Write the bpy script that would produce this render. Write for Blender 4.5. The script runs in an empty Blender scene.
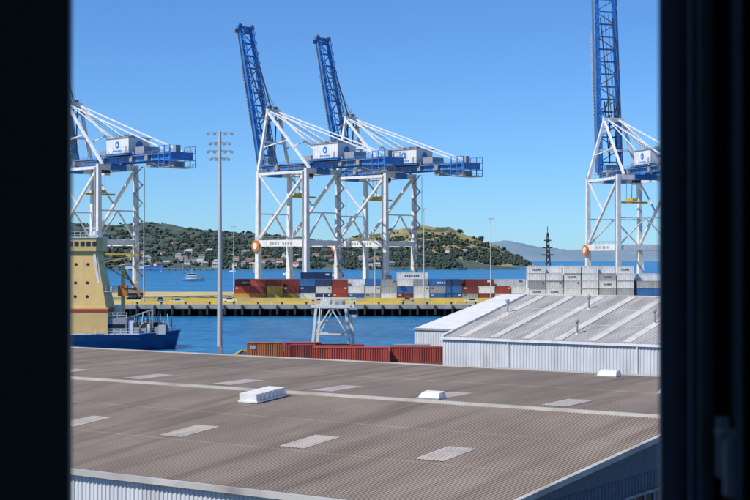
import bpy, math, random, bmesh
from mathutils import Vector, Matrix, noise
random.seed(7)
sc=bpy.context.scene
# ------------------------------------------------------------------ materials
def mat(name,c1,c2=None,rough=0.6,metal=0.0,scale=(1,1,1),ns=3.0,bump=0.0,spec=0.5,detail=5,lo=0.35,hi=0.65,dirt=None,dirt_scale=(1,1,1),dirt_ns=1.0,dlo=.5,dhi=.75):
    m=bpy.data.materials.new(name); m.use_nodes=True
    nt=m.node_tree; b=nt.nodes['Principled BSDF']
    b.inputs['Roughness'].default_value=rough; b.inputs['Metallic'].default_value=metal
    b.inputs['Specular IOR Level'].default_value=spec
    if c2 is None: c2=tuple(v*0.78 for v in c1)
    tc=nt.nodes.new('ShaderNodeTexCoord')
    def nz(scale,ns,detail):
        mp=nt.nodes.new('ShaderNodeMapping'); mp.inputs['Scale'].default_value=scale
        nt.links.new(tc.outputs['Object'],mp.inputs['Vector'])
        n=nt.nodes.new('ShaderNodeTexNoise'); n.inputs['Scale'].default_value=ns; n.inputs['Detail'].default_value=detail
        nt.links.new(mp.outputs[0],n.inputs['Vector']); return n
    def ramp(n,lo,hi,ca,cb):
        r=nt.nodes.new('ShaderNodeValToRGB'); r.color_ramp.elements[0].position=lo; r.color_ramp.elements[1].position=hi
        r.color_ramp.elements[0].color=(*ca,1); r.color_ramp.elements[1].color=(*cb,1)
        nt.links.new(n.outputs['Fac'],r.inputs[0]); return r
    n=nz(scale,ns,detail); r=ramp(n,lo,hi,c2,c1); out=r.outputs[0]
    if dirt:
        n2=nz(dirt_scale,dirt_ns,4); r2=ramp(n2,dlo,dhi,(0,0,0),(1,1,1))
        mx=nt.nodes.new('ShaderNodeMix'); mx.data_type='RGBA'
        nt.links.new(r2.outputs[0],mx.inputs[0]); nt.links.new(out,mx.inputs[6]); mx.inputs[7].default_value=(*dirt,1)
        out=mx.outputs[2]
    nt.links.new(out,b.inputs['Base Color'])
    if bump>0:
        bp=nt.nodes.new('ShaderNodeBump'); bp.inputs['Strength'].default_value=bump
        nt.links.new(n.outputs['Fac'],bp.inputs['Height']); nt.links.new(bp.outputs[0],b.inputs['Normal'])
    return m
# ------------------------------------------------------------------ builder
class MB:
    def __init__(s): s.v=[];s.f=[];s.mi=[];s.mats=[]
    def m(s,mt):
        if mt not in s.mats: s.mats.append(mt)
        return s.mats.index(mt)
    def add(s,vs,fs,mt):
        o=len(s.v); i=s.m(mt); s.v+= [tuple(v) for v in vs]
        for f in fs: s.f.append(tuple(o+k for k in f)); s.mi.append(i)
    def box(s,x0,x1,y0,y1,z0,z1,mt):
        vs=[(x,y,z) for z in (z0,z1) for y in (y0,y1) for x in (x0,x1)]
        s.add(vs,[(0,2,3,1),(4,5,7,6),(0,1,5,4),(2,6,7,3),(0,4,6,2),(1,3,7,5)],mt)
    def prism(s,poly,z0,z1,mt):
        n=len(poly); vs=[(x,y,z0) for x,y in poly]+[(x,y,z1) for x,y in poly]
        s.add(vs,[tuple(range(n-1,-1,-1)),tuple(range(n,2*n))]+[(i,(i+1)%n,n+(i+1)%n,n+i) for i in range(n)],mt)
    def beam(s,a,b,w,h,mt,w2=None,h2=None):
        a=Vector(a);b=Vector(b);d=(b-a)
        if d.length<1e-6:return
        d.normalize(); up=Vector((0,0,1)) if abs(d.z)<0.95 else Vector((1,0,0))
        r=d.cross(up).normalized(); u=r.cross(d).normalized()
        w2=w2 or w;h2=h2 or h; vs=[]
        for p,ww,hh in((a,w,h),(b,w2,h2)):
            for i,j in((-1,-1),(1,-1),(1,1),(-1,1)): vs.append(p+r*i*ww/2+u*j*hh/2)
        s.add(vs,[(3,2,1,0),(4,5,6,7),(0,1,5,4),(1,2,6,5),(2,3,7,6),(3,0,4,7)],mt)
    def cyl(s,a,b,r,mt,n=10,r2=None):
        a=Vector(a);b=Vector(b);d=(b-a).normalized(); up=Vector((0,0,1)) if abs(d.z)<0.95 else Vector((1,0,0))
        x=d.cross(up).normalized(); y=x.cross(d).normalized(); r2=r if r2 is None else r2
        vs=[a+(x*math.cos(t)+y*math.sin(t))*r for t in [2*math.pi*i/n for i in range(n)]]
        vs+=[b+(x*math.cos(t)+y*math.sin(t))*r2 for t in [2*math.pi*i/n for i in range(n)]]
        s.add(vs,[tuple(range(n-1,-1,-1)),tuple(range(n,2*n))]+[(i,(i+1)%n,n+(i+1)%n,n+i) for i in range(n)],mt)
    def corr(s,o,ax,up,length,height,pitch,depth,nrm,mt,ridge=0.4):
        o=Vector(o);ax=Vector(ax).normalized();up=Vector(up).normalized();nrm=Vector(nrm).normalized()
        k=int(length/pitch); pts=[]
        for i in range(k):
            t=i*pitch
            pts+=[(t,0),(t+pitch*(0.9-ridge)*0.6,0),(t+pitch*(1-ridge)*0.85,depth),(t+pitch*0.88,depth)]
        pts.append((length,0)); n=len(pts)
        vs=[o+ax*t+nrm*h for t,h in pts]+[o+ax*t+nrm*h+up*height for t,h in pts]
        s.add(vs,[(i,i+1,n+i+1,n+i) for i in range(n-1)],mt)
    def rail(s,a,b,mt,h=1.1,step=2.0,t=0.07):
        a=Vector(a);b=Vector(b);L=(b-a).length;n=max(1,int(L/step))
        for i in range(n+1):
            p=a.lerp(b,i/n); s.beam(p,p+Vector((0,0,h)),t,t,mt)
        for k in (h,h*0.5): s.beam(a+Vector((0,0,k)),b+Vector((0,0,k)),t,t,mt)
    def mesh(s,name):
        me=bpy.data.meshes.new(name); me.from_pydata(s.v,[],s.f)
        for mt in s.mats: me.materials.append(mt)
        me.polygons.foreach_set('material_index',s.mi); me.update(); return me
    def obj(s,name,loc=(0,0,0),rot=0,parent=None,scale=1):
        return place(s.mesh(name),name,loc,rot,parent,scale)
def place(me,name,loc=(0,0,0),rot=0,parent=None,scale=1):
    o=bpy.data.objects.new(name,me); sc.collection.objects.link(o)
    o.location=loc; o.rotation_euler=(0,0,math.radians(rot)); o.scale=(scale,)*3
    if parent: o.parent=parent
    return o
def empty(name,loc=(0,0,0),rot=0):
    return place(None,name,loc,rot)
white=mat('white_paint',(.78,.79,.79),(.64,.65,.65),rough=.45,ns=.6,dirt=(.44,.38,.32),dirt_ns=.5,dirt_scale=(1,1,.25),dlo=.56,dhi=.88)
blue=mat('crane_blue_paint',(.045,.22,.60),(.03,.15,.46),rough=.45,ns=.5)
dark=mat('dark_steel',(.05,.055,.06),(.03,.03,.035),rough=.6)
grey=mat('grey_steel',(.35,.36,.37),(.24,.25,.26),rough=.55)
yellow=mat('yellow_paint',(.65,.42,.05),(.5,.31,.04),rough=.5)
orange=mat('orange_paint',(.62,.20,.03),(.5,.15,.03),rough=.5)
redp=mat('red_oxide_paint',(.45,.06,.03),(.32,.05,.03),rough=.5)
glassd=mat('dark_glass',(.02,.03,.04),(.015,.02,.03),rough=.12)
conc=mat('concrete',(.42,.40,.36),(.30,.28,.25),rough=.85,ns=.3)
asphalt=mat('asphalt',(.075,.073,.07),(.045,.045,.045),rough=.9,ns=.3)
# ------------------------------------------------------------------ water
def water_mat():
    m=bpy.data.materials.new('sea_water'); m.use_nodes=True; nt=m.node_tree; b=nt.nodes['Principled BSDF']
    b.inputs['Roughness'].default_value=.25; b.inputs['IOR'].default_value=1.33; b.inputs['Specular IOR Level'].default_value=.3
    tc=nt.nodes.new('ShaderNodeTexCoord')
    def nz(sx,sy,ns,d=4):
        mp=nt.nodes.new('ShaderNodeMapping'); mp.inputs['Scale'].default_value=(sx,sy,1); mp.inputs['Rotation'].default_value=(0,0,.2)
        nt.links.new(tc.outputs['Object'],mp.inputs['Vector']); n=nt.nodes.new('ShaderNodeTexNoise')
        n.inputs['Scale'].default_value=ns;n.inputs['Detail'].default_value=d; nt.links.new(mp.outputs[0],n.inputs['Vector']); return n
    big=nz(.3,1,.012,5); rip=nz(.5,.35,.55,6); mid=nz(.5,.35,.2,4)
    r=nt.nodes.new('ShaderNodeValToRGB')
    r.color_ramp.elements[0].position=.40; r.color_ramp.elements[1].position=.61
    r.color_ramp.elements[0].color=(.004,.085,.225,1); r.color_ramp.elements[1].color=(.018,.22,.43,1)
    s1=nt.nodes.new('ShaderNodeMath'); s1.operation='ADD'; s2=nt.nodes.new('ShaderNodeMath'); s2.operation='ADD'; s3=nt.nodes.new('ShaderNodeMath'); s3.operation='DIVIDE'; s3.inputs[1].default_value=3
    nt.links.new(big.outputs['Fac'],s1.inputs[0]); nt.links.new(mid.outputs['Fac'],s1.inputs[1]); nt.links.new(s1.outputs[0],s2.inputs[0]); nt.links.new(rip.outputs['Fac'],s2.inputs[1]); nt.links.new(s2.outputs[0],s3.inputs[0])
    nt.links.new(s3.outputs[0],r.inputs[0]); nt.links.new(r.outputs[0],b.inputs['Base Color'])
    bp=nt.nodes.new('ShaderNodeBump'); bp.inputs['Strength'].default_value=1.0; bp.inputs['Distance'].default_value=.9
    nt.links.new(rip.outputs['Fac'],bp.inputs['Height']); nt.links.new(bp.outputs[0],b.inputs['Normal']); return m
w=MB(); w.add([(-40000,-3000,0),(40000,-3000,0),(40000,60000,0),(-40000,60000,0)],[(0,1,2,3)],water_mat()); w.obj('sea_water')
# ------------------------------------------------------------------ near land
g=MB()
g.prism([(-300,-60),(300,-60),(300,336),(62,336),(6,256),(-2,262),(-24,262),(-24,247),(-300,247)],-4,3.2,asphalt)
g.obj('near_wharf_ground')
g=MB()
for a,b in(((-300,247),(-24,247)),((-24,247),(-24,262)),((-24,262),(-2,262))):
    g.beam((*a,3.35),(*b,3.35),.5,.3,yellow)
g.obj('wharf_kerb')
# ------------------------------------------------------------------ main warehouse
R=-34.5; C=(3.7,48,0)
wh=empty('warehouse',C,R)
roofm=mat('weathered_roof',(.365,.295,.232),(.285,.228,.178),rough=.88,ns=1.0,scale=(.30,.16,1),detail=7,dirt=(.205,.165,.13),dirt_ns=.9,dirt_scale=(1.3,.06,1),dlo=.48,dhi=.78,spec=.25)
skym=mat('skylight_sheet',(.60,.53,.45),(.48,.42,.36),rough=.6,ns=1.5,scale=(3,.4,1),dirt=(.36,.31,.26),dirt_ns=.7,dlo=.5,dhi=.8)
flash=mat('pale_flashing',(.56,.53,.48),(.42,.40,.36),rough=.5,ns=.8,dirt=(.30,.26,.22),dirt_ns=.4,dlo=.5,dhi=.7)
wallm=mat('pale_wall_cladding',(.64,.66,.67),(.54,.56,.57),rough=.6,ns=.8,scale=(1,1,.3),dirt=(.42,.41,.38),dirt_ns=.5,dirt_scale=(1,1,.2),dlo=.55,dhi=.8)
dwall=mat('blue_grey_cladding',(.10,.13,.165),(.07,.095,.12),rough=.6)
z0=11.5; t1=.083; t2=.018
n1=Vector((0,-t1,1)).normalized(); n2=Vector((0,-t2,1)).normalized()
b=MB(); LX=110
b.corr((-LX,0,z0),(1,0,0),(0,1,t1),LX,18*math.sqrt(1+t1*t1),.17,.028,n1,roofm)
b.corr((-LX,18,z0+18*t1+.12),(1,0,0),(0,1,t2),LX,16*math.sqrt(1+t2*t2),.17,.028,n2,roofm)
b.corr((-LX,34,z0+18*t1+.12+16*t2),(1,0,0),(0,1,-.083),LX,20,.5,.03,(0,0,1),roofm)
b.obj('roof',parent=wh)
b=MB()
def onroof(x,y):
    return z0+min(y,18)*t1+(max(0,y-18)*t2+.12 if y>18 else 0)
def sky(x,y,wd,ln):
    y0=y-ln/2;y1=y+ln/2
    b.corr((x-wd/2,y0,onroof(x,y0)+.035),(1,0,0),(0,y1-y0,onroof(x,y1)-onroof(x,y0)),wd,ln,.17,.02,(0,0,1),skym)
for k in range(15): sky(-6.5-6.8*k,7.9,1.36,2.6)
for k in range(15): sky(-7.3-6.7*k,20.0,1.36,2.9)
b.obj('skylights',parent=wh)
b=MB()
b.box(-LX,0.1,17.88,18.02,z0+18*t1-.06,z0+18*t1+.15,flash)
b.box(-LX,0.1,33.85,34.15,z0+18*t1+16*t2+.1,z0+18*t1+16*t2+.2,flash)
b.box(-LX,0.25,-.28,-.02,z0-.2,z0+.02,flash)
b.beam((.1,-.02,z0+.05),(.1,17.9,z0+17.92*t1+.05),.22,.22,flash)
b.beam((.1,18.05,z0+18*t1+.15),(.1,34,z0+18*t1+16*t2+.15),.22,.22,flash)
for y in(6.2,12.1,26.0):
    z=onroof(0,y)+.034; b.box(-LX,0,y,y+.022,z-.03,z+.002,roofm)
b.obj('gutters_and_flashings',parent=wh)
b=MB()
b.corr((-LX,-.03,3.2),(1,0,0),(0,0,1),LX,z0-3.3,.22,.04,(0,-1,0),wallm)
b.corr((0.0,0,3.2),(0,1,0),(0,0,1),54,z0-3.3,.3,.05,(1,0,0),dwall)
b.add([(0.0,0,z0-.12),(0.0,18,z0+18*t1-.1),(0.0,34,z0+18*t1+16*t2),(0.0,54,z0-.12)],[(0,1,2,3)],dwall)
b.corr((-LX,54,3.2),(1,0,0),(0,0,1),LX,z0-3.3,.4,.04,(0,1,0),wallm)
b.box(-LX-.1,-LX,0,54,3.2,z0-.1,wallm)
b.obj('walls',parent=wh)
b=MB()
for i in range(11):
    y=1.2+i*4.6
    b.box(.06,.1,y,y+3.6,z0-3.2,z0-.9,glassd)
    for j in range(5): b.box(.06,.16,y+j*.9-.04,y+j*.9+.04,z0-3.25,z0-.85,grey)
    b.box(.06,.15,y,y+3.6,z0-.9,z0-.8,grey); b.box(.06,.15,y,y+3.6,z0-3.3,z0-3.2,grey)
b.obj('gable_windows',parent=wh)
b=MB(); wp=mat('vent_white_plastic',(.78,.78,.76),(.66,.66,.63),rough=.5)
for i in range(7):
    y=-1.15+i*.34; b.box(-.55,.55,y,y+.30,.14,.5,wp)
b.box(-.5,.5,-1.12,1.2,.1,.46,grey)
b.box(-.62,.62,-1.2,1.28,.06,.15,wp)
o=b.obj('roof_vent_unit',rot=R); 
def wl(x,y,z): 
    c,s=math.cos(math.radians(R)),math.sin(math.radians(R)); return (C[0]+c*x-s*y,C[1]+s*x+c*y,z)
o.location=wl(-22.3,15.9,onroof(0,15.9)); o.rotation_euler=(math.atan(t1),0,math.radians(R))
for (x,y) in((-13.9,18.6),(-4.6,26),(-11.2,32.8)):
    b=MB(); b.add([(-.6,-.4,0),(.6,-.4,0),(.6,.4,0),(-.6,.4,0),(-.5,-.1,.28),(.5,-.1,.28),(.5,.35,.34),(-.5,.35,.34)],[(0,1,5,4),(1,2,6,5),(2,3,7,6),(3,0,4,7),(4,5,6,7)],wp)
    b.box(-.66,.66,-.46,.46,-.02,.05,grey); b.obj('roof_vent',wl(x,y,onroof(x,y)+.03),R)
# ------------------------------------------------------------------ second warehouse
rg=mat('grey_metal_roof',(.45,.435,.41),(.35,.34,.325),rough=.65,ns=.8,scale=(1.5,.1,1),dirt=(.25,.24,.22),dirt_ns=.5,dirt_scale=(1,.12,1),dlo=.46,dhi=.75)
rl=mat('pale_roof_sheet',(.60,.585,.55),(.50,.485,.45),rough=.6,ns=1,scale=(1.5,.15,1),dirt=(.40,.39,.36),dirt_ns=.5,dlo=.5,dhi=.75)
w2=empty('grey_roof_warehouse',(9.05,194,0),R)
b=MB(); W=23.3; e=9.5; rz=14.6; t=(rz-e)/W; sl=math.sqrt(1+t*t)
b.corr((0,0,e),(1,0,0),(0,1,t),90,W*sl,.5,.05,(0,-t,1),rg)
b.corr((0,2*W,e),(1,0,0),(0,-1,t),90,W*sl,.5,.05,(0,t,1),rg)
for i in range(19):
    xx=2.2+i*4.7
    b.add([(xx,.3,e+.3*t+.08),(xx+1.2,.3,e+.3*t+.08),(xx+1.2,W-.6,e+(W-.6)*t+.08),(xx,W-.6,e+(W-.6)*t+.08)],[(0,1,2,3)],rl)
for f in (.33,.66): b.box(0,90,W*f,W*f+.1,e+W*f*t+.04,e+W*f*t+.1,rl)
b.obj('roof',parent=w2)
b=MB()
b.corr((0,-.03,3.2),(1,0,0),(0,0,1),90,e-3.35,.45,.06,(0,-1,0),wallm)
b.add([(0,0,3.2),(0,2*W,3.2),(0,2*W,e-.1),(0,W,rz-.1),(0,0,e-.1)],[(0,1,2,3,4)],wallm)
b.add([(90,0,3.2),(90,2*W,3.2),(90,2*W,e-.1),(90,W,rz-.1),(90,0,e-.1)],[(0,1,2,3,4)],wallm)
b.box(0,90,2*W-.1,2*W,3.2,e-.1,wallm)
b.obj('walls',parent=w2)
b=MB()
b.box(-.2,90,-.35,-.1,e-.3,e+.02,white); b.beam((-.1,0,e+.05),(-.1,W,rz+.05),.35,.45,white); b.beam((-.1,2*W,e+.05),(-.1,W,rz+.05),.35,.45,white)
b.box(-.2,90,W-.3,W+.3,rz-.02,rz+.14,rl)
for xx in (10,28,46,64): b.cyl((xx,-.25,3.2),(xx,-.25,e-.2),.08,white,8)
b.obj('trim_and_downpipes',parent=w2)
for i,(xx,yy) in enumerate(((2.5,13),(13.5,16),(26,9.5),(33,6),(18,3.5))):
    b=MB(); b.cyl((0,0,-.3),(0,0,1.7),.14,grey,10); b.cyl((0,0,1.55),(0,0,1.8),.3,grey,10,.3); b.cyl((0,0,1.8),(0,0,2.0),.3,grey,10,.05); b.cyl((0,0,-.1),(0,0,.15),.3,rl,10,.16)
    c,s=math.cos(math.radians(R)),math.sin(math.radians(R)); b.obj('roof_flue',(9.05+c*xx-s*yy,194+s*xx+c*yy,e+yy*t))
w3=empty('white_roof_shed',(7,258,0),R)
b=MB(); W=31; e=7.6; rz=12.9; t=(rz-e)/W; sl=math.sqrt(1+t*t)
wr=mat('white_roof_sheet',(.78,.78,.76),(.70,.70,.68),rough=.5,ns=.5)
b.corr((0,0,e),(1,0,0),(0,1,t),60,W*sl,.6,.05,(0,-t,1),wr); b.corr((0,2*W,e),(1,0,0),(0,-1,t),60,W*sl,.6,.05,(0,t,1),wr)
b.obj('roof',parent=w3); b=MB()
b.corr((0,-.03,3.2),(1,0,0),(0,0,1),60,e-3.3,.5,.06,(0,-1,0),wallm)
b.add([(0,0,3.2),(0,2*W,3.2),(0,2*W,e-.1),(0,W,rz-.1),(0,0,e-.1)],[(0,1,2,3,4)],wallm)
b.box(-.1,60,-.3,-.08,e-.3,e,grey); b.obj('walls',parent=w3)
# ------------------------------------------------------------------ containers
ccol={'m':(.25,.05,.04),'r':(.45,.075,.05),'n':(.025,.055,.15),'b':(.04,.17,.42),'g':(.42,.44,.45),'w':(.80,.81,.79),'y':(.66,.40,.07),'o':(.50,.18,.06),'t':(.10,.25,.22)}
cmesh={}; cmats={}
def cont_mesh(key,L,var):
    if (key,L,var) in cmesh: return cmesh[(key,L,var)]
    c=ccol[key]; mk=(key,var%2)
    if mk not in cmats:
        f=(1.0,.82)[var%2]; cc=tuple(v*f for v in c)
        cmats[mk]=mat('container_paint_'+key,cc,tuple(v*.78 for v in cc),rough=.55,ns=.7,dirt=tuple(v*.55+.05 for v in cc),dirt_ns=.6,dlo=.58,dhi=.85)
    m=cmats[mk]
    b=MB(); H=2.59; Wd=2.44
    for sx in(0,L-.16):
        for sy in(-Wd/2,Wd/2-.16): b.box(sx,sx+.16,sy,sy+.16,0,H,m)
    for sy in(-Wd/2,Wd/2-.12):
        b.box(.16,L-.16,sy,sy+.12,0,.16,m); b.box(.16,L-.16,sy,sy+.12,H-.12,H,m)
    b.corr((.16,-Wd/2+.1,.16),(1,0,0),(0,0,1),L-.32,H-.28,.38,.07,(0,-1,0),m)
    b.corr((.16,Wd/2-.1,.16),(1,0,0),(0,0,1),L-.32,H-.28,.38,.07,(0,1,0),m)
    b.box(.03,.08,-Wd/2+.16,Wd/2-.16,.02,H-.04,m); b.box(L-.08,L-.03,-Wd/2+.16,Wd/2-.16,.02,H-.04,m)
    for yy in(-.75,-.3,.3,.75): b.cyl((L-.0,yy,.1),(L-.0,yy,H-.1),.03,grey,6)
    b.box(.16,L-.16,-Wd/2+.12,Wd/2-.12,H-.07,H-.02,m); b.box(.16,L-.16,-Wd/2+.12,Wd/2-.12,.02,.1,dark)
    tm=white if key in 'nbmrot' else dwall
    if var==1:
        for i in range(5): 
            x0=L*.10+i*L*.035; b.box(x0,x0+L*.022,-Wd/2+.0,-Wd/2+.02,1.5,2.1,tm)
    elif var==2:
        for i in range(7):
            x0=L*.25+i*L*.07; b.box(x0,x0+L*.045,-Wd/2+.0,-Wd/2+.02,.9,1.6,tm)
    elif var==3: b.box(L*.8,L*.92,-Wd/2+.0,-Wd/2+.02,1.5,2.1,tm)
    cmesh[(key,L,var)]=b.mesh('shipping_container_'+key); return cmesh[(key,L,var)]
def cont(key,x,y,z,L=12.19,rot=0,var=None):
    if var is None: var=random.choice([0,0,0,1,2,3]) if L>7 else random.choice([0,0,1,3])
    place(cont_mesh(key,L,var),'shipping_container',(x,y,z),rot)
ZT=4.0; H=2.6
front=['yrm','omr','yym','ymm','wnb','nwn','rrm','bwm','gwb','wgg','mbw','wwg','bgb','bbn','gmr','mwm','wrm','www']
for i,s_ in enumerate(front):
    for k,ch in enumerate(s_):
        if i in(0,3,7,8,11,12,14,15,16,17) and k==2: continue
        cont(ch,-54+i*6.25+random.uniform(-.05,.05),560+random.uniform(-.1,.1),ZT+k*H,6.06)
hts=[[3,3,3,3,3,2,3,3,2],[3,3,3,3,2,3,2,3,3],[2,3,4,3,3,4,3,2,2],[3,3,3,3,3,3,3,2,2]]
pool=['mmrmyo','mmrrm','nbnwb','mrnwb','wwgb','wwgg','bbnwg','mmrwg','wrmwg']
for rix,yy in enumerate((563.2,566.4,569.6,572.8)):
    for i in range(9):
        for k in range(hts[rix][i]):
            cont(random.choice(pool[i]),-54+i*12.5,yy,ZT+k*H,12.19)
# refrigerated stack
for i in range(6):
    for r in range(3):
        hgt=[5,4,5,5,4,5][i] if r==0 else (5 if i<5 else 4)
        for k in range(hgt):
            cont('w' if random.random()<.9 else 'g',55+i*6.35+random.uniform(-.05,.05),524+r*3+random.uniform(-.15,.15),ZT+k*(H+.04),6.06,0,random.choice([0,0,2,3]))
for i in range(5):
    for r in range(3):
        for k in range(3+(r+i)%2): cont(random.choice('wonbgmw'),94+i*12.4,524+r*3,ZT+k*H)
for i in range(6):
    for k in range(2+(i%2)): cont(random.choice('mbgrwn'),62+i*12.5,545,ZT+k*H)
cont('r',-10,233,3.2,var=0); cont('r',2.4,234,3.2,var=3); cont('m',-14,240,3.2,var=0)
cont('o',-21.5,246,3.2,6.06); cont('r',-15.2,246,3.2,6.06)
cont('o',-10,240,3.2,6.06);cont('g',3,240,3.2,6.06);
# ------------------------------------------------------------------ far terminal
deck=mat('terminal_deck',(.58,.46,.17),(.46,.38,.17),rough=.85,ns=.08,dirt=(.34,.31,.22),dirt_ns=.05,dlo=.52,dhi=.75)
g=MB(); g.box(-260,420,500,690,2.9,4.0,deck); g.box(-260,420,499.4,500,2.6,4.15,conc)
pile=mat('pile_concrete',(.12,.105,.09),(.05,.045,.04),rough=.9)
x=-258
while x<420:
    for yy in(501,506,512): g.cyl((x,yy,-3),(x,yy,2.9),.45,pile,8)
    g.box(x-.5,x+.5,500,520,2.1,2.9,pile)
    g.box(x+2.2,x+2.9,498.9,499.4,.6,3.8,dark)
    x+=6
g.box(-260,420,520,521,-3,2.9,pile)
g.obj('container_terminal_wharf')
g=MB(); yl=mat('yellow_barrier',(.70,.52,.11),(.56,.43,.10),rough=.75,ns=.15,dirt=(.44,.38,.22),dirt_ns=.1,dlo=.5,dhi=.65)
x=-88
while x<150:
    g.prism([(x,507),(x+3.6,507),(x+3.6,507.6),(x,507.6)],4.0,4.9,yl); x+=4
g.obj('quay_barrier')
g=MB(); g.box(-86,60,536,537.2,4.0,5.3,yl); g.obj('yellow_perimeter_wall')
g=MB()
for i in range(30):
    x=-90+i*8.3; g.cyl((x,501.2,4),(x,501.2,4.7),.3,dark,8); g.cyl((x,501.2,4.6),(x,501.2,4.9),.45,dark,8)
g.obj('mooring_bollards')
def pickup(x,y,rot,m):
    b=MB()
    b.box(-2.5,2.5,-.9,.9,.45,1.05,m)
    b.add([(-.7,-.85,1.05),(1.5,-.85,1.05),(1.5,.85,1.05),(-.7,.85,1.05),(-.4,-.7,1.75),(.9,-.7,1.75),(.9,.7,1.75),(-.4,.7,1.75)],[(0,1,5,4),(1,2,6,5),(2,3,7,6),(3,0,4,7)],glassd)
    b.box(-.4,.9,-.7,.7,1.75,1.8,m)
    for px in(-1.6,1.6):
        for py in(-.92,.72): b.cyl((px,py,.38),(px,py+.2,.38),.38,dark,12)
    b.obj('pickup_truck',(x,y,4.0),rot)
for x,y,r_,m_ in((-70,515,5,white),(-52,524,178,white),(-20,519,0,redp),(12,527,180,grey),(34,516,4,white),(-78,530,92,blue)): pickup(x,y,r_,m_)
# ------------------------------------------------------------------ cranes
def crane_mesh(S=7.75,G=3.0,L=56.5,lean=14,back=50):
    b=MB(); X=13.5
    for sx in(-X,X):
        b.beam((sx,-S-3.5,3.2),(sx,S+3.5,3.2),1.3,1.5,white)
        for sy in(-S,S):
            b.beam((sx,sy-3.4,1.9),(sx,sy+3.4,1.9),.9,.9,dark)
            for q in range(8):
                yy=sy-3.2+q*.9; b.cyl((sx-.35,yy,.45),(sx+.35,yy,.45),.42,dark,10)
            for q in(-2.3,-.7,.9,2.3): b.box(sx-.55,sx+.55,sy+q-.5,sy+q+.5,.6,1.5,grey)
            b.beam((sx,sy,3.5),(sx,sy,20),1.7,2.0,white,1.6,1.8)
            b.beam((sx,sy,20),(sx,sy,47),1.6,1.8,white,1.3,1.4)
        b.beam((sx,-S,20),(sx,S,20),1.2,2.0,white)
        b.beam((sx,-S,46),(sx,S,46),1.2,1.8,white)
        b.beam((sx,-S,20.5),(sx,0,31),.5,.5,white); b.beam((sx,S,20.5),(sx,0,31),.5,.5,white)
        b.beam((sx,-S*.9,31),(sx,S*.9,31),.45,.45,white)
    for sy in(-S,S):
        b.beam((-X,sy,20),(X,sy,20),1.2,2.4,white)
        b.beam((-X,sy,45.8),(X,sy,45.8),.8,1.0,white)
        b.beam((X,sy,46),(-X,sy,21),.85,.85,white)
        b.beam((-X,sy,46),(0,sy,33.5),.5,.5,white)
        b.beam((-X,sy,46),(-X-.5,sy*.35,70),1.2,1.2,white,.9,.9)
        b.beam((X,sy*.8,47),(-X-.5,sy*.35,69.5),.8,.8,white)
        b.beam((0,sy*.58,58.2),(-X-.2,sy*.7,56),.4,.4,white)
    b.beam((-X-.5,-S*.4,70),(-X-.5,S*.4,70),1.4,1.4,white); b.beam((-X-.3,-S*.7,58),(-X-.3,S*.7,58),.7,.8,white)
    b.rail((-X-1.6,-3.6,70.7),(-X-1.6,3.6,70.7),grey); b.cyl((-X-.5,0,70.8),(-X-.5,0,74),.12,grey,6)
    for q in(-1.6,1.6): b.cyl((-X-1,q-.25,71.2),(-X-1,q+.25,71.2),.8,dark,12)
    b.box(-X-2.2,-X+1.2,-4,4,66.5,66.65,grey); b.rail((-X-2.2,-4,66.6),(-X+1.2,-4,66.6),grey,step=1)
    for q in(-1,1):
        b.beam((-X-.5,q*2.4,70),(back-3,q*G,50),.42,.42,white)
        b.beam((-X-.5,q*2.2,70),(back*.55,q*G,50),.3,.3,white)
    for q in(-1,1):
        b.beam((-X-3,q*G,48.3),(back,q*G,48.3),1.0,2.3,blue)
        b.box(-X-3,back,q*G+q*.5,q*G+q*1.5,49.0,49.1,grey)
        b.rail((-X-3,q*G+q*1.5,49.1),(back,q*G+q*1.5,49.1),grey if q>0 else blue,step=3,t=.09)
        x=-X
        while x<back-2:
            b.beam((x,q*(G+.6),47.1),(x,q*(G+.6),49.6),.12,.3,grey); x+=4
    x=-X
    while x<back: b.beam((x,-G,48.6),(x,G,48.6),.6,1.0,blue); x+=7
    for x in(-8,10,27,36): b.box(x,x+1.6,-G-1.6,-G-.55,47.3,48.9,grey)
    for sx in(-X,X):
        b.beam((sx,-G-.3,46),(sx,G+.3,46),1.5,2.0,blue)
    mh=(13.2,26.5)
    b.box(mh[0],mh[1],-4.4,4.4,50.4,55.6,white); b.box(mh[0]-.3,mh[1]+.3,-4.7,4.7,55.6,55.9,grey)
    b.box(mh[0]-1.2,mh[1]+1.2,-5.6,5.6,49.6,49.9,blue)
    x=mh[0]+1
    while x<mh[1]: b.box(x,x+.12,-4.46,-4.4,50.5,55.5,white); x+=1.5
    b.cyl((mh[0]+6.6,-4.4,53.4),(mh[0]+6.6,-4.55,53.4),1.15,blue,20); b.cyl((mh[0]+6.6,-4.55,53.2),(mh[0]+6.6,-4.6,53.2),.5,white,16)
    for q in range(6): b.box(mh[0]+4+q*.95,mh[0]+4.6+q*.95,-4.5,-4.4,51.1,51.5,blue)
    b.box(mh[0]+11,mh[0]+12,-4.5,-4.4,50.5,52.6,grey)
    b.cyl((mh[1],0,53.2),(mh[1]+.15,0,53.2),1.3,blue,20)
    for q in range(3): b.box(mh[0]+1.5+q*3.5,mh[0]+3+q*3.5,-1,1,55.9,56.8,grey)
    b.rail((mh[0]-1.2,-5.6,49.9),(mh[1]+1.2,-5.6,49.9),grey); b.rail((mh[1]+1.2,-5.6,49.9),(mh[1]+1.2,5.6,49.9),grey)
    b.rail((mh[0],-4.6,55.9),(mh[1],-4.6,55.9),grey)
    b.box(mh[1]+2,mh[1]+7,-3,3,49.9,52.2,grey); b.box(mh[0]-7,mh[0]-3,-2.5,2.5,49.9,52.0,grey)
    b.beam((back,-G-1.5,48.3),(back,G+1.5,48.3),1.2,2.4,blue)
    b.box(back-5,back+1,-G-2.4,G+2.4,44.4,44.6,grey); 
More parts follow.
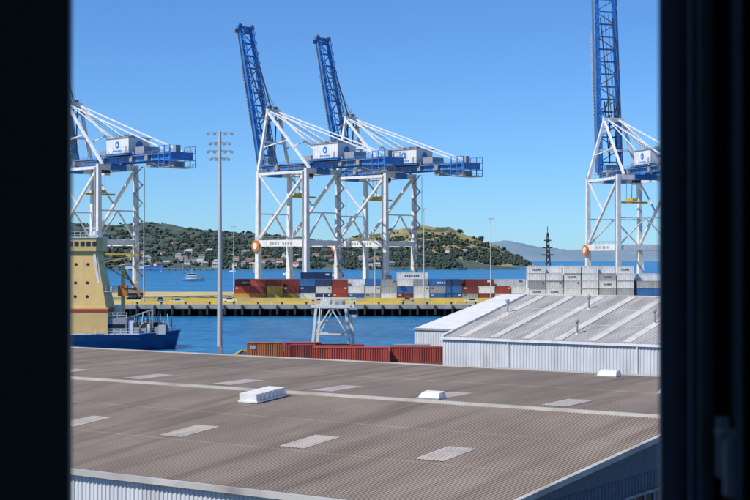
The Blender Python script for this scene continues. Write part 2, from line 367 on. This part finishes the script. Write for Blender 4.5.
    for q in(-1,1):
        for xx in(back-5,back-2,back+1): b.beam((xx,q*(G+2.3),44.5),(xx,q*(G+2.3),51.6),.25,.25,blue)
        for zz in (47,49.4,51.6): b.beam((back-5,q*(G+2.3),zz),(back+1,q*(G+2.3),zz),.2,.2,blue)
        b.rail((back-5,q*(G+2.4),44.6),(back+1,q*(G+2.4),44.6),grey)
        b.rail((back-9,q*(G+2.0),49.6),(back+1,q*(G+2.0),49.6),grey)
    b.box(back-4,back-1,-2,2,44.6,46.6,grey); b.box(back-9,back-6.5,-2,2,45.3,47.0,blue); b.box(back-3,back-1.5,-1,1,49.5,52,grey)
    b.beam((back-14,-G,47),(back-6,-G-1,44.8),.25,.25,blue); b.beam((back-14,G,47),(back-6,G+1,44.8),.25,.25,blue); b.box(back-16,back-12,-2.4,2.4,45.2,46.9,grey)
    tx=2
    b.box(tx-3,tx+3,-G+.6,G-.6,46.6,47.3,yellow); b.box(tx+3.2,tx+5.2,-1.2,1.2,43.6,46.4,white); b.box(tx+3.1,tx+5.3,-1.25,1.25,44.3,45.6,glassd)
    for p,q in((-2.5,-1),(2.5,-1),(-2.5,1),(2.5,1)): b.cyl((tx+p,q,46.6),(tx+p*.9,q,38.5),.08,dark,5)
    b.box(tx-3,tx+3,-1.1,1.1,37.6,38.5,yellow); b.box(tx-1.2,tx+1.2,-6.1,6.1,36.8,37.4,yellow)
    b.cyl((-X,-S-1.0,19.0),(-X,-S-1.5,19.0),2.2,orange,24); b.cyl((-X,-S-1.5,19),(-X,-S-1.7,19),1.2,white,16)
    for q in range(9):
        if q!=4: b.box(-6+q*1.4,-5.2+q*1.4,-S-.66,-S-.61,19.5,20.5,grey)
    z=5;f=1
    while z<44:
        b.beam((X+1.4,S-1.8*f,z),(X+1.4,S+1.8*f,z+3.2),.6,.12,grey); b.box(X+.8,X+2.2,S+1.8*f-.5,S+1.8*f+.5,z+3.15,z+3.25,grey)
        f=-f; z+=3.2
    for q in(-2.2,2.2): b.beam((X+2.1,S+q,4),(X+2.1,S+q,46),.12,.12,grey)
    b.beam((X-.9,-S-.9,4),(X-.9,-S-.9,46),.25,.5,grey)
    b.box(-X-2,-X-.9,-S-.8,-S+.8,9,12,grey); b.box(X+.9,X+2.2,-S-1,-S+1,5,8,grey)
    for zz in(20.8,46.5): b.rail((-X,-S-.8,zz+.4),(X,-S-.8,zz+.4),grey,step=3,t=.08)
    a=math.radians(lean); d=Vector((-math.sin(a),0,math.cos(a))); nx=Vector((-math.cos(a),0,-math.sin(a)))
    h=Vector((-X-3.6,0,48.6))
    def P(t,y,o=0): return h+d*t+nx*o+Vector((0,y,0))
    for q in(-1,1):
        b.beam(P(0,q*G),P(L,q*G*.8),1.9,1.0,blue,1.2,.6)
        b.beam(P(1,q*G*.95,-2.4),P(L*.97,q*G*.78,-1.6),.3,.3,blue)
        t=0
        while t<L-4:
            b.beam(P(t,q*G,-.4),P(t+2,q*G*.93,-2.2),.22,.22,blue); b.beam(P(t+2,q*G*.93,-2.2),P(t+4,q*G*.93,-.4),.22,.22,blue); t+=4
        b.beam(P(1,q*(G+1.2),.6),P(L*.96,q*(G+.6),.4),.9,.08,grey)
    t=0
    while t<=L:
        b.beam(P(t,-G*.97),P(t,G*.97),.6,.6,blue)
        if t+5<=L: b.beam(P(t,(-G if int(t/5)%2 else G)*.95),P(t+5,(G if int(t/5)%2 else -G)*.92),.3,.3,blue)
        t+=5
    b.beam(P(L,-G-1),P(L,G+1),1.5,1.0,blue); 
    for q in (-1,1): b.cyl(P(L+.5,q*G-.3,-.8),P(L+.5,q*G+.3,-.8),.7,dark,10)
    b.beam(P(L-1,-G-1.2,1.4),P(L-1,G+1.2,1.4),.15,1.6,grey)
    t=L*.30
    while t<L*.72:
        b.beam(P(t,-(G+1.72),.4),P(t+.8,-(G+1.70),.4),.7,.06,white) 
        t+=1.35
    ap=Vector((-X-.5,0,70))
    for q in(-1,1):
        b.beam(ap+Vector((0,q*2,0)),P(L*.36,q*2.2,-5.2),.35,.35,dark); b.beam(P(L*.36,q*2.2,-5.2),P(L*.78,q*2.6,-1.2),.35,.35,dark)
        b.beam(ap+Vector((0,q*1.5,0)),P(4,q*1.5,-3.2),.35,.35,dark); b.beam(P(4,q*1.5,-3.2),P(L*.36,q*2,-1.2),.35,.35,dark)
        b.beam(P(L*.36,q*2.2,-5.2),P(L*.30,q*2.4,-.6),.3,.3,dark)
        b.cyl(ap+Vector((0,q*.8,.5)),P(L*.8,q*.8,-1),.09,dark,5)
        b.cyl(ap+Vector((0,q*.8,.5)),P(L*.55,q*.8,-1),.09,dark,5)
        b.cyl(ap+Vector((0,q*.5,.5)),Vector((mh[0]+3,q,55.8)),.07,dark,5)
    b.box(-X-4.4,-X-1.4,-2,2,50.5,52.5,grey)
    return b.mesh('ship_to_shore_crane')
cm=crane_mesh()
RC=-45.6
place(cm,'ship_to_shore_crane',(-109,569,4),RC,scale=1.1)
place(cm,'ship_to_shore_crane',(-31.5,595,4),RC,scale=1.1)
place(cm,'ship_to_shore_crane',(.2,627,4),RC,scale=1.1)
cd=crane_mesh(S=11,G=4.4,L=80,lean=4,back=46)
place(cd,'ship_to_shore_crane',(97,556,4),-74)
# ------------------------------------------------------------------ light masts
grey2=mat('galvanised_steel',(.56,.57,.56),(.46,.47,.47),rough=.5)
def mast(name,x,y,z,h,r,arms=True):
    b=MB(); b.cyl((0,0,0),(0,0,h),r,grey2,12,r*.5); b.cyl((0,0,0),(0,0,.5),r*1.8,conc,12)
    if arms:
        for k,(dz,w) in enumerate(((0,1.9),(-1.6,1.55),(-2.9,1.9),(-4.1,1.4))):
            b.beam((-w,0,h+dz-.2),(w,0,h+dz-.2),.14,.14,grey)
            for q in(-1,-.45,.45,1): b.box(q*w-.22,q*w+.22,-.25,.15,h+dz-.6,h+dz-.25,grey)
        b.cyl((0,0,h),(0,0,h+.8),.04,grey2,6)
        b.box(-r*.9,r*.9,-r-.25,-r,1.2,2.6,grey)
    else:
        b.box(-1,1,-.3,.3,h-.3,h,grey2)
        for q in(-.8,0,.8): b.box(q-.2,q+.2,-.5,.1,h-.6,h-.3,grey2)
    b.obj(name,(x,y,z))
mast('floodlight_mast',-25,235,3.2,37.2,.45)
for x,y,h in((-84,530,36),(18.5,552,35),(43.5,548,31),(0,552,20),(-62,640,30)): mast('lamp_post',x,y,4,h,.22,False)
# ------------------------------------------------------------------ straddle carrier
b=MB(); sw=mat('carrier_white_paint',(.72,.76,.74),(.6,.64,.62),rough=.45)
for sy in(-2.3,2.3):
    b.beam((-4.4,sy,1.3),(4.4,sy,1.3),.7,.8,sw)
    for q in(-3.4,-1.4,1.4,3.4): b.cyl((q,sy-.3,.75),(q,sy+.3,.75),.75,dark,16); b.cyl((q,sy-.33,.75),(q,sy+.33,.75),.35,grey,10)
    for q in(-3.2,3.2): b.beam((q,sy,1.5),(q*.8,sy,8.4),.35,.45,sw)
    b.beam((-3.4,sy,8.5),(3.4,sy,8.5),.45,.5,sw); b.beam((-2.8,sy,3.8),(0,sy,8.3),.2,.2,sw); b.beam((2.8,sy,3.8),(0,sy,8.3),.2,.2,sw)
    b.beam((-3,sy,3.8),(3,sy,3.8),.2,.25,sw)
    b.rail((-3.6,sy,8.8),(3.6,sy,8.8),sw,step=.9,t=.09)
for q in(-2.6,0,2.6): b.beam((q,-2.3,8.5),(q,2.3,8.5),.35,.4,sw)
b.box(-1.9,-.4,-1.4,1.4,8.8,9.6,sw); b.box(.6,1.9,-1.4,1.4,8.8,9.5,grey)
b.box(3.1,4.4,-2.6,-.9,6.7,8.3,sw); b.box(3.2,4.45,-2.65,-.85,7.2,8.0,glassd)
b.box(-2.6,2.6,-1.1,1.1,5.6,5.9,sw); b.cyl((-1.5,-1,8.8),(-1.5,-1,10.6),.07,sw,6)
for p in(-2.2,2.2): b.cyl((p,0,5.9),(p,0,8.5),.07,dark,6)
b.obj('straddle_carrier',(-7.2,251,3.2),-8)
# ------------------------------------------------------------------ ship
shp=empty('supply_ship',(-43,322,0),0)
hull=mat('ship_blue_hull',(.02,.065,.20),(.015,.05,.15),rough=.4,dirt=(.09,.06,.05),dirt_ns=.3,dlo=.6,dhi=.8)
beige=mat('ship_buff_paint',(.78,.52,.19),(.70,.46,.16),rough=.5,ns=.4,dirt=(.55,.36,.16),dirt_ns=.6,dirt_scale=(1,1,.3),dlo=.6,dhi=.95)
b=MB(); sec=[]
for x,wd,zt in((0,1.2,4.2),(-3,4.2,3.8),(-8,6.6,3.5),(-20,7.5,3.4),(-55,7.5,3.4),(-68,5.5,4.2)):
    zz=[(-2,.45),(0,.8),(2,.94),(zt,1.0)]
    off=1.8 if x==0 else (.8 if x==-3 else 0)
    ring=[(x-off*(1-(z+2)/(zt+2)),-wd*k,z) for z,k in zz]+[(x-off*(1-(z+2)/(zt+2)),wd*k,z) for z,k in reversed(zz)]
    sec.append(ring)
vs=[p for r_ in sec for p in r_]; n=8; fs=[]
for i in range(len(sec)-1):
    for j in range(n): fs.append((i*n+j,i*n+(j+1)%n,(i+1)*n+(j+1)%n,(i+1)*n+j))
fs.append(tuple(range(n))); fs.append(tuple(range(len(vs)-1,len(vs)-1-n,-1)))
b.add(vs,fs,hull)
b.beam((-.4,-1.2,4.15),(-8,-6.6,3.55),.2,.25,white); b.beam((-8,-6.6,3.55),(-55,-7.5,3.45),.2,.25,white)
b.obj('hull',parent=shp)
b=MB(); random.seed(11)
b.rail((-1,-1.5,4.1),(-8,-6.5,3.6),white,step=1.2,t=.09); b.rail((-8,-6.5,3.6),(-20,-7.3,3.5),white,step=1.3,t=.09)
for i in range(70):
    x=-2.5-random.random()*12.5; y=random.uniform(-5,4); s_=random.uniform(.25,.8); h=random.uniform(.6,3.0)
    b.box(x-s_,x+s_,y-s_*.6,y+s_*.6,3.4,3.4+h,random.choice([grey,dark,grey,white,dark,grey,grey2]))
for i in range(30):
    x=-2-random.random()*13; y=random.uniform(-5,4); h=random.uniform(2.5,5.0); b.beam((x,y,3.4),(x+random.uniform(-.6,.6),y,3.4+h),.16,.16,random.choice([grey,white,dark]))
for x in(-3.5,-7,-11): b.cyl((x,-3,4.6),(x,1,4.6),.9,grey,14); b.cyl((x,-3.2,4.6),(x,-3,4.6),1.3,dark,14)
b.beam((-6,-1,3.4),(-6,-1,9.0),.4,.4,grey); b.beam((-6,-1,8.6),(-11.5,-1,6.8),.3,.3,grey)
b.beam((-9.5,1,3.4),(-9.5,1,9),.35,.35,dark)
b.box(-16,-11,-5,5,3.4,7.0,grey); b.rail((-16,-5,7),(-11,-5,7),white,step=1,t=.08)
b.box(-15.8,-11.3,-5.05,-5.0,4.8,5.6,glassd)
b.obj('deck_equipment',parent=shp)
b=MB()
b.box(-32,-15.0,-5.6,5.6,3.4,9.2,beige); b.box(-32.1,-14.9,-5.65,5.65,8.2,8.9,redp)
b.add([(-31,-5.2,9.2),(-15.4,-5.2,9.2),(-15.4,5.2,9.2),(-31,5.2,9.2),(-29,-3.6,21.5),(-17.8,-3.6,21.5),(-17.8,3.6,21.5),(-29,3.6,21.5)],[(0,1,5,4),(1,2,6,5),(2,3,7,6),(3,0,4,7),(4,5,6,7)],beige)
b.prism([(-29.6,-4.2),(-17.8,-4.2),(-16.6,-2.8),(-16.6,2.8),(-17.8,4.2),(-29.6,4.2)],21.5,24.4,beige)
b.prism([(-29.8,-4.4),(-17.6,-4.4),(-16.3,-3.0),(-16.3,3.0),(-17.6,4.4),(-29.8,4.4)],24.4,24.6,white)
x=-29
while x<-18.4: b.box(x,x+.9,-4.25,-4.2,22.6,23.6,glassd); x+=1.3
for z in (11.6,14.6,18.6):
    f=(z-9.2)/12.3; yy=5.2-1.6*f+.05
    for x in (-27,-24.6,-22.2,-19.6-.0*f): b.cyl((x,-yy-.02,z),(x,-yy+.3,z),.33,glassd,10)
f=.28; b.rail((-15.9+1.2*f,-5.0,12.7),(-15.9+1.2*f,5.0,12.7),white,step=1.4,t=.08)
b.box(-16.8,-14.6,-4.6,4.6,12.6,12.7,white); b.rail((-14.6,-4.6,12.7),(-14.6,4.6,12.7),white,step=1.4,t=.08)
b.beam((-16.4,-4.9,9.3),(-18.2,-3.9,20.8),.12,.5,white)
b.rail((-29.7,-4.3,24.6),(-17.6,-4.3,24.6),white,step=1.2,t=.08)
b.cyl((-19.5,0,24.6),(-19.5,0,27),.2,white,8); b.beam((-21,0,26.6),(-18,0,26.6),.25,.3,white)
b.cyl((-18.5,-1,24.6),(-18.5,-1,25.0),.15,white,8); b.cyl((-18.5,-1,25.0),(-18.5,-1,26.0),.7,white,12,.5)
b.beam((-12.6,0,7.0),(-12.6,0,18.5),.8,.8,beige); b.beam((-12.6,0,17.6),(-8.8,0,11.5),.45,.45,orange); b.beam((-12.6,0,13.4),(-9.6,0,13.0),.35,.35,orange)
b.box(-13.6,-11.6,-1,1,11.5,14,orange); b.box(-14.2,-12.8,-1.2,1.2,7.4,9.6,white)
b.beam((-17,-3,21.0),(-8.6,-3,20.6),.35,.4,yellow); b.beam((-17,-3,19),(-9.4,-3,20.4),.22,.22,yellow); b.beam((-16,-3,18.2),(-10.4,-3,15.0),.2,.2,dark)
b.obj('superstructure',parent=shp)
random.seed(21)
# ------------------------------------------------------------------ boats
def boat(x,y,s,rot=0,name='motor_launch'):
    b=MB(); L=8
    sec=[(-L,2.0,1.4),(-L*.3,2.4,1.5),(L*.5,1.9,1.9),(L,.15,2.5)]
    vs=[];
    for xx,wd,zt in sec: vs+=[(xx,-wd*.7,-.3),(xx,-wd,zt),(xx,wd,zt),(xx,wd*.7,-.3)]
    fs=[(i*4+j,i*4+(j+1)%4,(i+1)*4+(j+1)%4,(i+1)*4+j) for i in range(3) for j in range(4)]+[(0,1,2,3),(15,14,13,12)]
    b.add(vs,fs,white); b.box(-L*1.0,L*.5,-2.45,-2.35,.25,.7,blue)
    b.prism([(-5,-1.7),(3,-1.6),(4.4,-.9),(4.4,.9),(3,1.6),(-5,1.7)],1.5,3.7,white); b.box(-4.6,3,-1.76,-1.68,2.4,3.2,glassd); b.box(-4,2,-1.4,1.4,3.7,5.2,white); b.box(-3.8,2.05,-1.43,1.43,4.2,4.9,glassd)
    b.box(-4.6,2.6,-1.7,1.7,5.2,5.35,white); b.cyl((-1,0,5.3),(-1,0,9),.1,white,6); b.beam((-2,0,7.5),(0,0,7.5),.12,.12,white); b.rail((4,-1.5,2),(7.4,-.4,2.3),grey,step=1)
    b.obj(name,(x,y,0),rot,scale=s)
boat(-158,1268,1.25,8); boat(-100,1700,1.0,160); boat(205,1500,1.1,20); boat(-40,1500,1.0,0)
boat(280,2200,1.3,190)
def yacht(x,y,s):
    b=MB(); b.prism([(-5,-.8),(0,-1.5),(5.5,0),(0,1.5),(-5,.8)],0,1.1,white); b.box(-2,2,-.8,.8,1.1,1.6,white); b.cyl((.5,0,1),(.5,0,14),.1,white,6); b.cyl((.5,0,2),(-4,0,2),.12,dark,6)
    b.add([(.4,0,2.3),(-3.9,.05,2.3),(.4,0,13.5)],[(0,1,2)],white); b.obj('sailing_yacht',(x,y,0),random.uniform(0,360),scale=s)
for x,y in((390,2300),(-250,1900),(-300,2050),(-210,2150),(330,2700),(460,2500)): yacht(x,y,1)
# ------------------------------------------------------------------ hills
def interp(pts,x):
    if x<=pts[0][0]: return pts[0][1]
    for (a,b_),(c,d) in zip(pts,pts[1:]):
        if x<=c: 
            u=(x-a)/(c-a); u=u*u*(3-2*u)*.5+u*.5; return b_+(d-b_)*u
    return pts[-1][1]
def hill(name,prof,x0,x1,y0,yr,y1,nx,ny,rgh,m,seed=0):
    vs=[];fs=[]
    for j in range(ny+1):
        y=y0+(y1-y0)*j/ny
        sy=(y-y0)/(yr-y0) if y<yr else (y1-y)/(y1-yr)
        sy=max(0,sy); sy=sy**.75
        for i in range(nx+1):
            x=x0+(x1-x0)*i/nx
            h=interp(prof,x)
            wob=noise.fractal(Vector((x/180+seed,y/180,seed)),1.0,2.0,5)
            fine=noise.fractal(Vector((x/25+seed,y/25,seed)),1.0,2.0,3)
            z=h*sy*(1+.10*wob)+rgh*fine*min(1,sy*4)*min(1,h/20) + (2 if 0<sy else -3)
            if h<=0: z=-4
            vs.append((x,y,z))
    for j in range(ny):
        for i in range(nx):
            a=j*(nx+1)+i; fs.append((a,a+1,a+nx+2,a+nx+1))
    b=MB(); b.add(vs,fs,m); o=b.obj(name)
    for p in o.data.polygons: p.use_smooth=True
    return o
hm1=mat('suburban_hill',(.095,.125,.105),(.062,.092,.088),rough=1,ns=.02,detail=10,spec=.05,lo=.42,hi=.6,dirt=(.15,.155,.14),dirt_ns=.04,dlo=.62,dhi=.68)  # green desaturated towards blue: atmospheric haze painted into the base colour
hm2=mat('dry_grass_hill',(.36,.30,.14),(.21,.20,.10),rough=1,ns=.012,detail=9,spec=.05,dirt=(.085,.105,.068),dirt_ns=.02,dlo=.50,dhi=.56)
hm3=mat('distant_hills',(.20,.285,.36),(.17,.25,.325),rough=1,ns=.002,spec=.02,detail=6)  # blue-grey base colour carries the aerial haze, no volume is used
hill('far_shore_hills',[(-1600,70),(-900,90),(-640,94),(-500,92),(-380,82),(-274,73),(-170,62),(-77,52),(20,38),(160,20),(260,0)],-1600,280,2450,3200,3900,320,70,3.5,hm1,3)
hill('volcanic_headland',[(-330,0),(-200,30),(-110,60),(-20,78),(60,88),(130,96),(185,93),(235,74),(290,55),(330,36),(365,12),(385,0)],-340,390,3380,3700,4200,220,60,3,hm2,9)
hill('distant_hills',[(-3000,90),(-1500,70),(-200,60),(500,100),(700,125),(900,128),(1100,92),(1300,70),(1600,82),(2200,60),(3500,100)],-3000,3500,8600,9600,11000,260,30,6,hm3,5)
tm1=mat('far_tree_foliage',(.068,.092,.068),(.042,.064,.054),rough=1,ns=.15,spec=.05,lo=.45,hi=.55)
bm=bmesh.new(); bmesh.ops.create_icosphere(bm,subdivisions=1,radius=1); ibase=[v.co.copy() for v in bm.verts]; ibf=[tuple(v.index for v in f.verts) for f in bm.faces]; bm.free()
def blobs(name,gen,n,m):
    b=MB()
    for _ in range(n):
        x,y,z,r=gen()
        for c in range(5):
            ox,oy,oz=random.uniform(-1.2,1.2)*r,random.uniform(-.7,.7)*r,random.uniform(-.3,.35)*r; rr=r*random.uniform(.25,.6)
            b.add([(x+ox+v.x*rr*random.uniform(.6,1.4),y+oy+v.y*rr,z+oz+v.z*rr*random.uniform(.6,1.1)) for v in ibase],ibf,m)
    b.obj(name)
bpy.context.evaluated_depsgraph_get().update()
def ground_z(objname,x,y):
    o=bpy.data.objects[objname]; ok,loc,nn,ix=o.ray_cast(Vector((x,y,500)),Vector((0,0,-1)))
    return loc.z if ok else None
def gen1():
    while 1:
        x=random.uniform(-1000,150); y=2460+abs(random.gauss(0,330)); z=ground_z('far_shore_hills',x,y)
        if z is not None and z>0: return x,y,z+1,random.uniform(3.5,8)
def gen2():
    while 1:
        x=random.uniform(-280,365); y=3390+abs(random.gauss(0,120)); z=ground_z('volcanic_headland',x,y)
        if z is not None and z>0: return x,y,z+1.5,random.uniform(4,10)
blobs('shoreline_trees',gen1,2600,tm1); blobs('headland_trees',gen2,1000,tm1)
hmeshes=[]
rr_=[mat('house_roof_a',(.26,.14,.11)),mat('house_roof_b',(.22,.22,.23)),mat('house_roof_c',(.42,.40,.38))]
ww_=[mat('house_wall_a',(.70,.68,.64)),mat('house_wall_b',(.52,.50,.45))]
for i in range(6):
    b=MB(); L=random.uniform(5,8);Wd=random.uniform(4,5);h=random.choice([3.5,6.0]); wm=ww_[i%2]; rm=rr_[(i*2+1)%3 if i else 0]
    b.box(-L,L,-Wd,Wd,-3,h,wm); b.add([(-L-.5,-Wd-.5,h-.1),(L+.5,-Wd-.5,h-.1),(L+.5,Wd+.5,h-.1),(-L-.5,Wd+.5,h-.1),(-L*.8,0,h+3),(L*.8,0,h+3)],[(0,1,5,4),(2,3,4,5),(1,2,5),(3,0,4)],rm)
    for q in range(4):
        x=-L+1+q*(2*L-2)/3.6
        for z in ([1.0] if h<4 else [1.0,4.0]): b.box(x,x+1.3,-Wd-.05,-Wd+.0,z,z+1.4,glassd)
    hmeshes.append(b.mesh('house'))
cnt=0
while cnt<130:
    x=random.uniform(-900,60); y=2452+abs(random.gauss(0,110)); z=ground_z('far_shore_hills',x,y)
    if z is None or z<1: continue
    place(random.choice(hmeshes),'house',(x,y,z+.6),random.uniform(-40,40),scale=random.uniform(.7,1.1)); cnt+=1
cnt=0
while cnt<14:
    x=random.uniform(-120,220); y=3385+abs(random.gauss(0,50)); z=ground_z('volcanic_headland',x,y)
    if z is None or z<1: continue
    place(random.choice(hmeshes),'house',(x,y,z+2),random.uniform(-40,40),scale=random.uniform(.9,1.2)); cnt+=1
b=MB(); b.box(-420,-250,2330,2342,2,3.2,conc)
for i in range(18): b.cyl((-419+i*10,2333,-2),(-419+i*10,2333,2),.8,pile,6)
b.box(-400,-370,2332,2341,3.2,9,ww_[0]); b.box(-401,-369,2331,2342,9,9.8,rr_[1]); b.box(-395,-345,2360,2375,-1,7,blue)
b.obj('ferry_jetty')
b=MB(); 
for a in range(3):
    t=a*2.094; b.beam((2*math.cos(t),2*math.sin(t),0),(.3*math.cos(t),.3*math.sin(t),26),.4,.4,dark)
for k in range(12): 
    z=k*2.2; r=2-1.7*z/26
    for a in range(3): 
        t=a*2.094; u=t+2.094; b.beam((r*math.cos(t),r*math.sin(t),z),(r*.9*math.cos(u),r*.9*math.sin(u),z+2.2),.25,.25,dark)
for z,wd in((17,2.6),(20,2.0),(23,1.4)): b.box(-wd,wd,-.8,.8,z,z+.5,dark); 
b.cyl((0,0,26),(0,0,29),.15,dark,6); b.obj('lattice_radar_mast',(71,600,4))
# ------------------------------------------------------------------ camera building with window
paint=mat('dark_window_paint',(.085,.115,.10),(.075,.10,.088),rough=.5,ns=4)
frame=mat('anodised_window_frame',(.40,.47,.62),(.34,.40,.54),rough=.45,ns=3,spec=.5)
frame2=mat('dark_window_frame',(.17,.195,.24),(.14,.165,.20),rough=.45,ns=3,spec=.5)
blackr=mat('black_rubber_seal',(.008,.008,.009),(.006,.006,.006),rough=.6)
bw=mat('apartment_wall',(.45,.43,.40),rough=.8); inn=mat('room_plaster',(.5,.49,.47),rough=.9)
apt=empty('apartment_building')
b=MB()
b.box(-12,4,-14,-13.7,3.2,26,bw); b.box(-12,-11.7,-13.7,.97,3.2,26,bw)
b.box(3.7,4,-13.7,.97,3.2,18.6,bw); b.box(3.7,4,-13.7,.97,21.4,26,bw); b.box(3.7,4,-13.7,-3.6,18.6,21.4,bw); b.box(3.7,4,.5,.97,18.6,21.4,bw)  # right wall with an unseen opening, added so sky light reaches the window frame
b.box(-12,4,-14,1.3,26,26.4,bw); b.box(-11.7,3.7,-13.7,.97,18.2,18.4,conc); b.box(-11.7,3.7,-13.7,.97,21.6,21.8,inn)
b.box(-12,-.60,.97,1.3,3.2,26,bw); b.box(.62,4,.97,1.3,3.2,26,bw); b.box(-.60,.62,.97,1.3,3.2,19.25,bw); b.box(-.60,.62,.97,1.3,20.9,26,bw)
b.box(-3,-2.9,-4,.97,18.4,21.6,inn); b.box(-2.9,3.7,-4.1,-4,18.4,21.6,inn)
b.obj('building_shell',parent=apt)
b=MB()
b.box(-.60,-.2075,.99,1.0,19.3,20.85,paint)
b.box(-.60,-.222,1.0,1.04,19.3,20.85,paint)
b.box(-.60,.62,.95,1.1,19.25,19.3,paint); b.box(-.60,.62,.95,1.1,20.85,20.9,paint)
b.box(.1955,.210,1.0,1.006,19.3,20.85,frame); b.box(.2103,.213,.995,1.02,19.3,20.85,frame2)
b.box(.213,.2175,.985,1.02,19.3,20.85,frame)
b.box(.2177,.226,.975,1.02,19.3,20.85,frame2); b.box(.2262,.2365,.985,1.02,19.3,20.85,blackr); b.box(.2367,.242,.96,1.02,19.3,20.85,frame2)
b.box(.2422,.258,.985,1.02,19.3,20.85,blackr); b.box(.2582,.262,.955,1.02,19.3,20.85,frame)
b.box(.2622,.62,.97,1.02,19.3,20.85,paint)
b.obj('window_frame',parent=apt)
b=MB(); b.box(.2265,.2335,.962,.984,19.855,19.895,grey); b.cyl((.230,.95,19.885),(.230,.97,19.885),.005,grey,12); b.box(.2275,.2325,.945,.956,19.845,19.885,grey)
b.obj('window_latch',parent=apt)
# ------------------------------------------------------------------ light
el,az=50,-122
S=Vector((math.sin(math.radians(az))*math.cos(math.radians(el)),math.cos(math.radians(az))*math.cos(math.radians(el)),math.sin(math.radians(el))))
ld=bpy.data.lights.new('sun','SUN'); ld.energy=4.8; ld.angle=math.radians(.5); ld.color=(1,.95,.875)
lo=bpy.data.objects.new('sun',ld); sc.collection.objects.link(lo); lo.rotation_euler=(-S).to_track_quat('-Z','Y').to_euler()
wd=bpy.data.worlds.new('World'); sc.world=wd; wd.use_nodes=True; nt=wd.node_tree
st=nt.nodes.new('ShaderNodeTexSky'); st.sky_type='NISHITA'; st.sun_disc=False; st.sun_elevation=math.radians(el); st.sun_rotation=math.radians(az)
st.air_density=.8; st.dust_density=.1; st.ozone_density=2.0; st.altitude=0
mx=nt.nodes.new('ShaderNodeMix'); mx.data_type='RGBA'; mx.blend_type='MULTIPLY'; mx.inputs[0].default_value=1; mx.inputs[7].default_value=(.57,.97,1.46,1)
nt.links.new(st.outputs[0],mx.inputs[6]); nt.links.new(mx.outputs[2],nt.nodes['Background'].inputs[0]); nt.nodes['Background'].inputs[1].default_value=.095
# ------------------------------------------------------------------ camera
cd_=bpy.data.cameras.new('camera'); co=bpy.data.objects.new('camera',cd_); sc.collection.objects.link(co)
co.location=(0,0,20); co.rotation_euler=(math.radians(90+.314),0,0); cd_.lens=70; cd_.sensor_width=36; cd_.clip_start=.05; cd_.clip_end=80000
cd_.dof.use_dof=True; cd_.dof.focus_distance=400; cd_.dof.aperture_fstop=16
sc.camera=co
sc.view_settings.view_transform='Standard'; sc.view_settings.look='None'; sc.view_settings.exposure=0
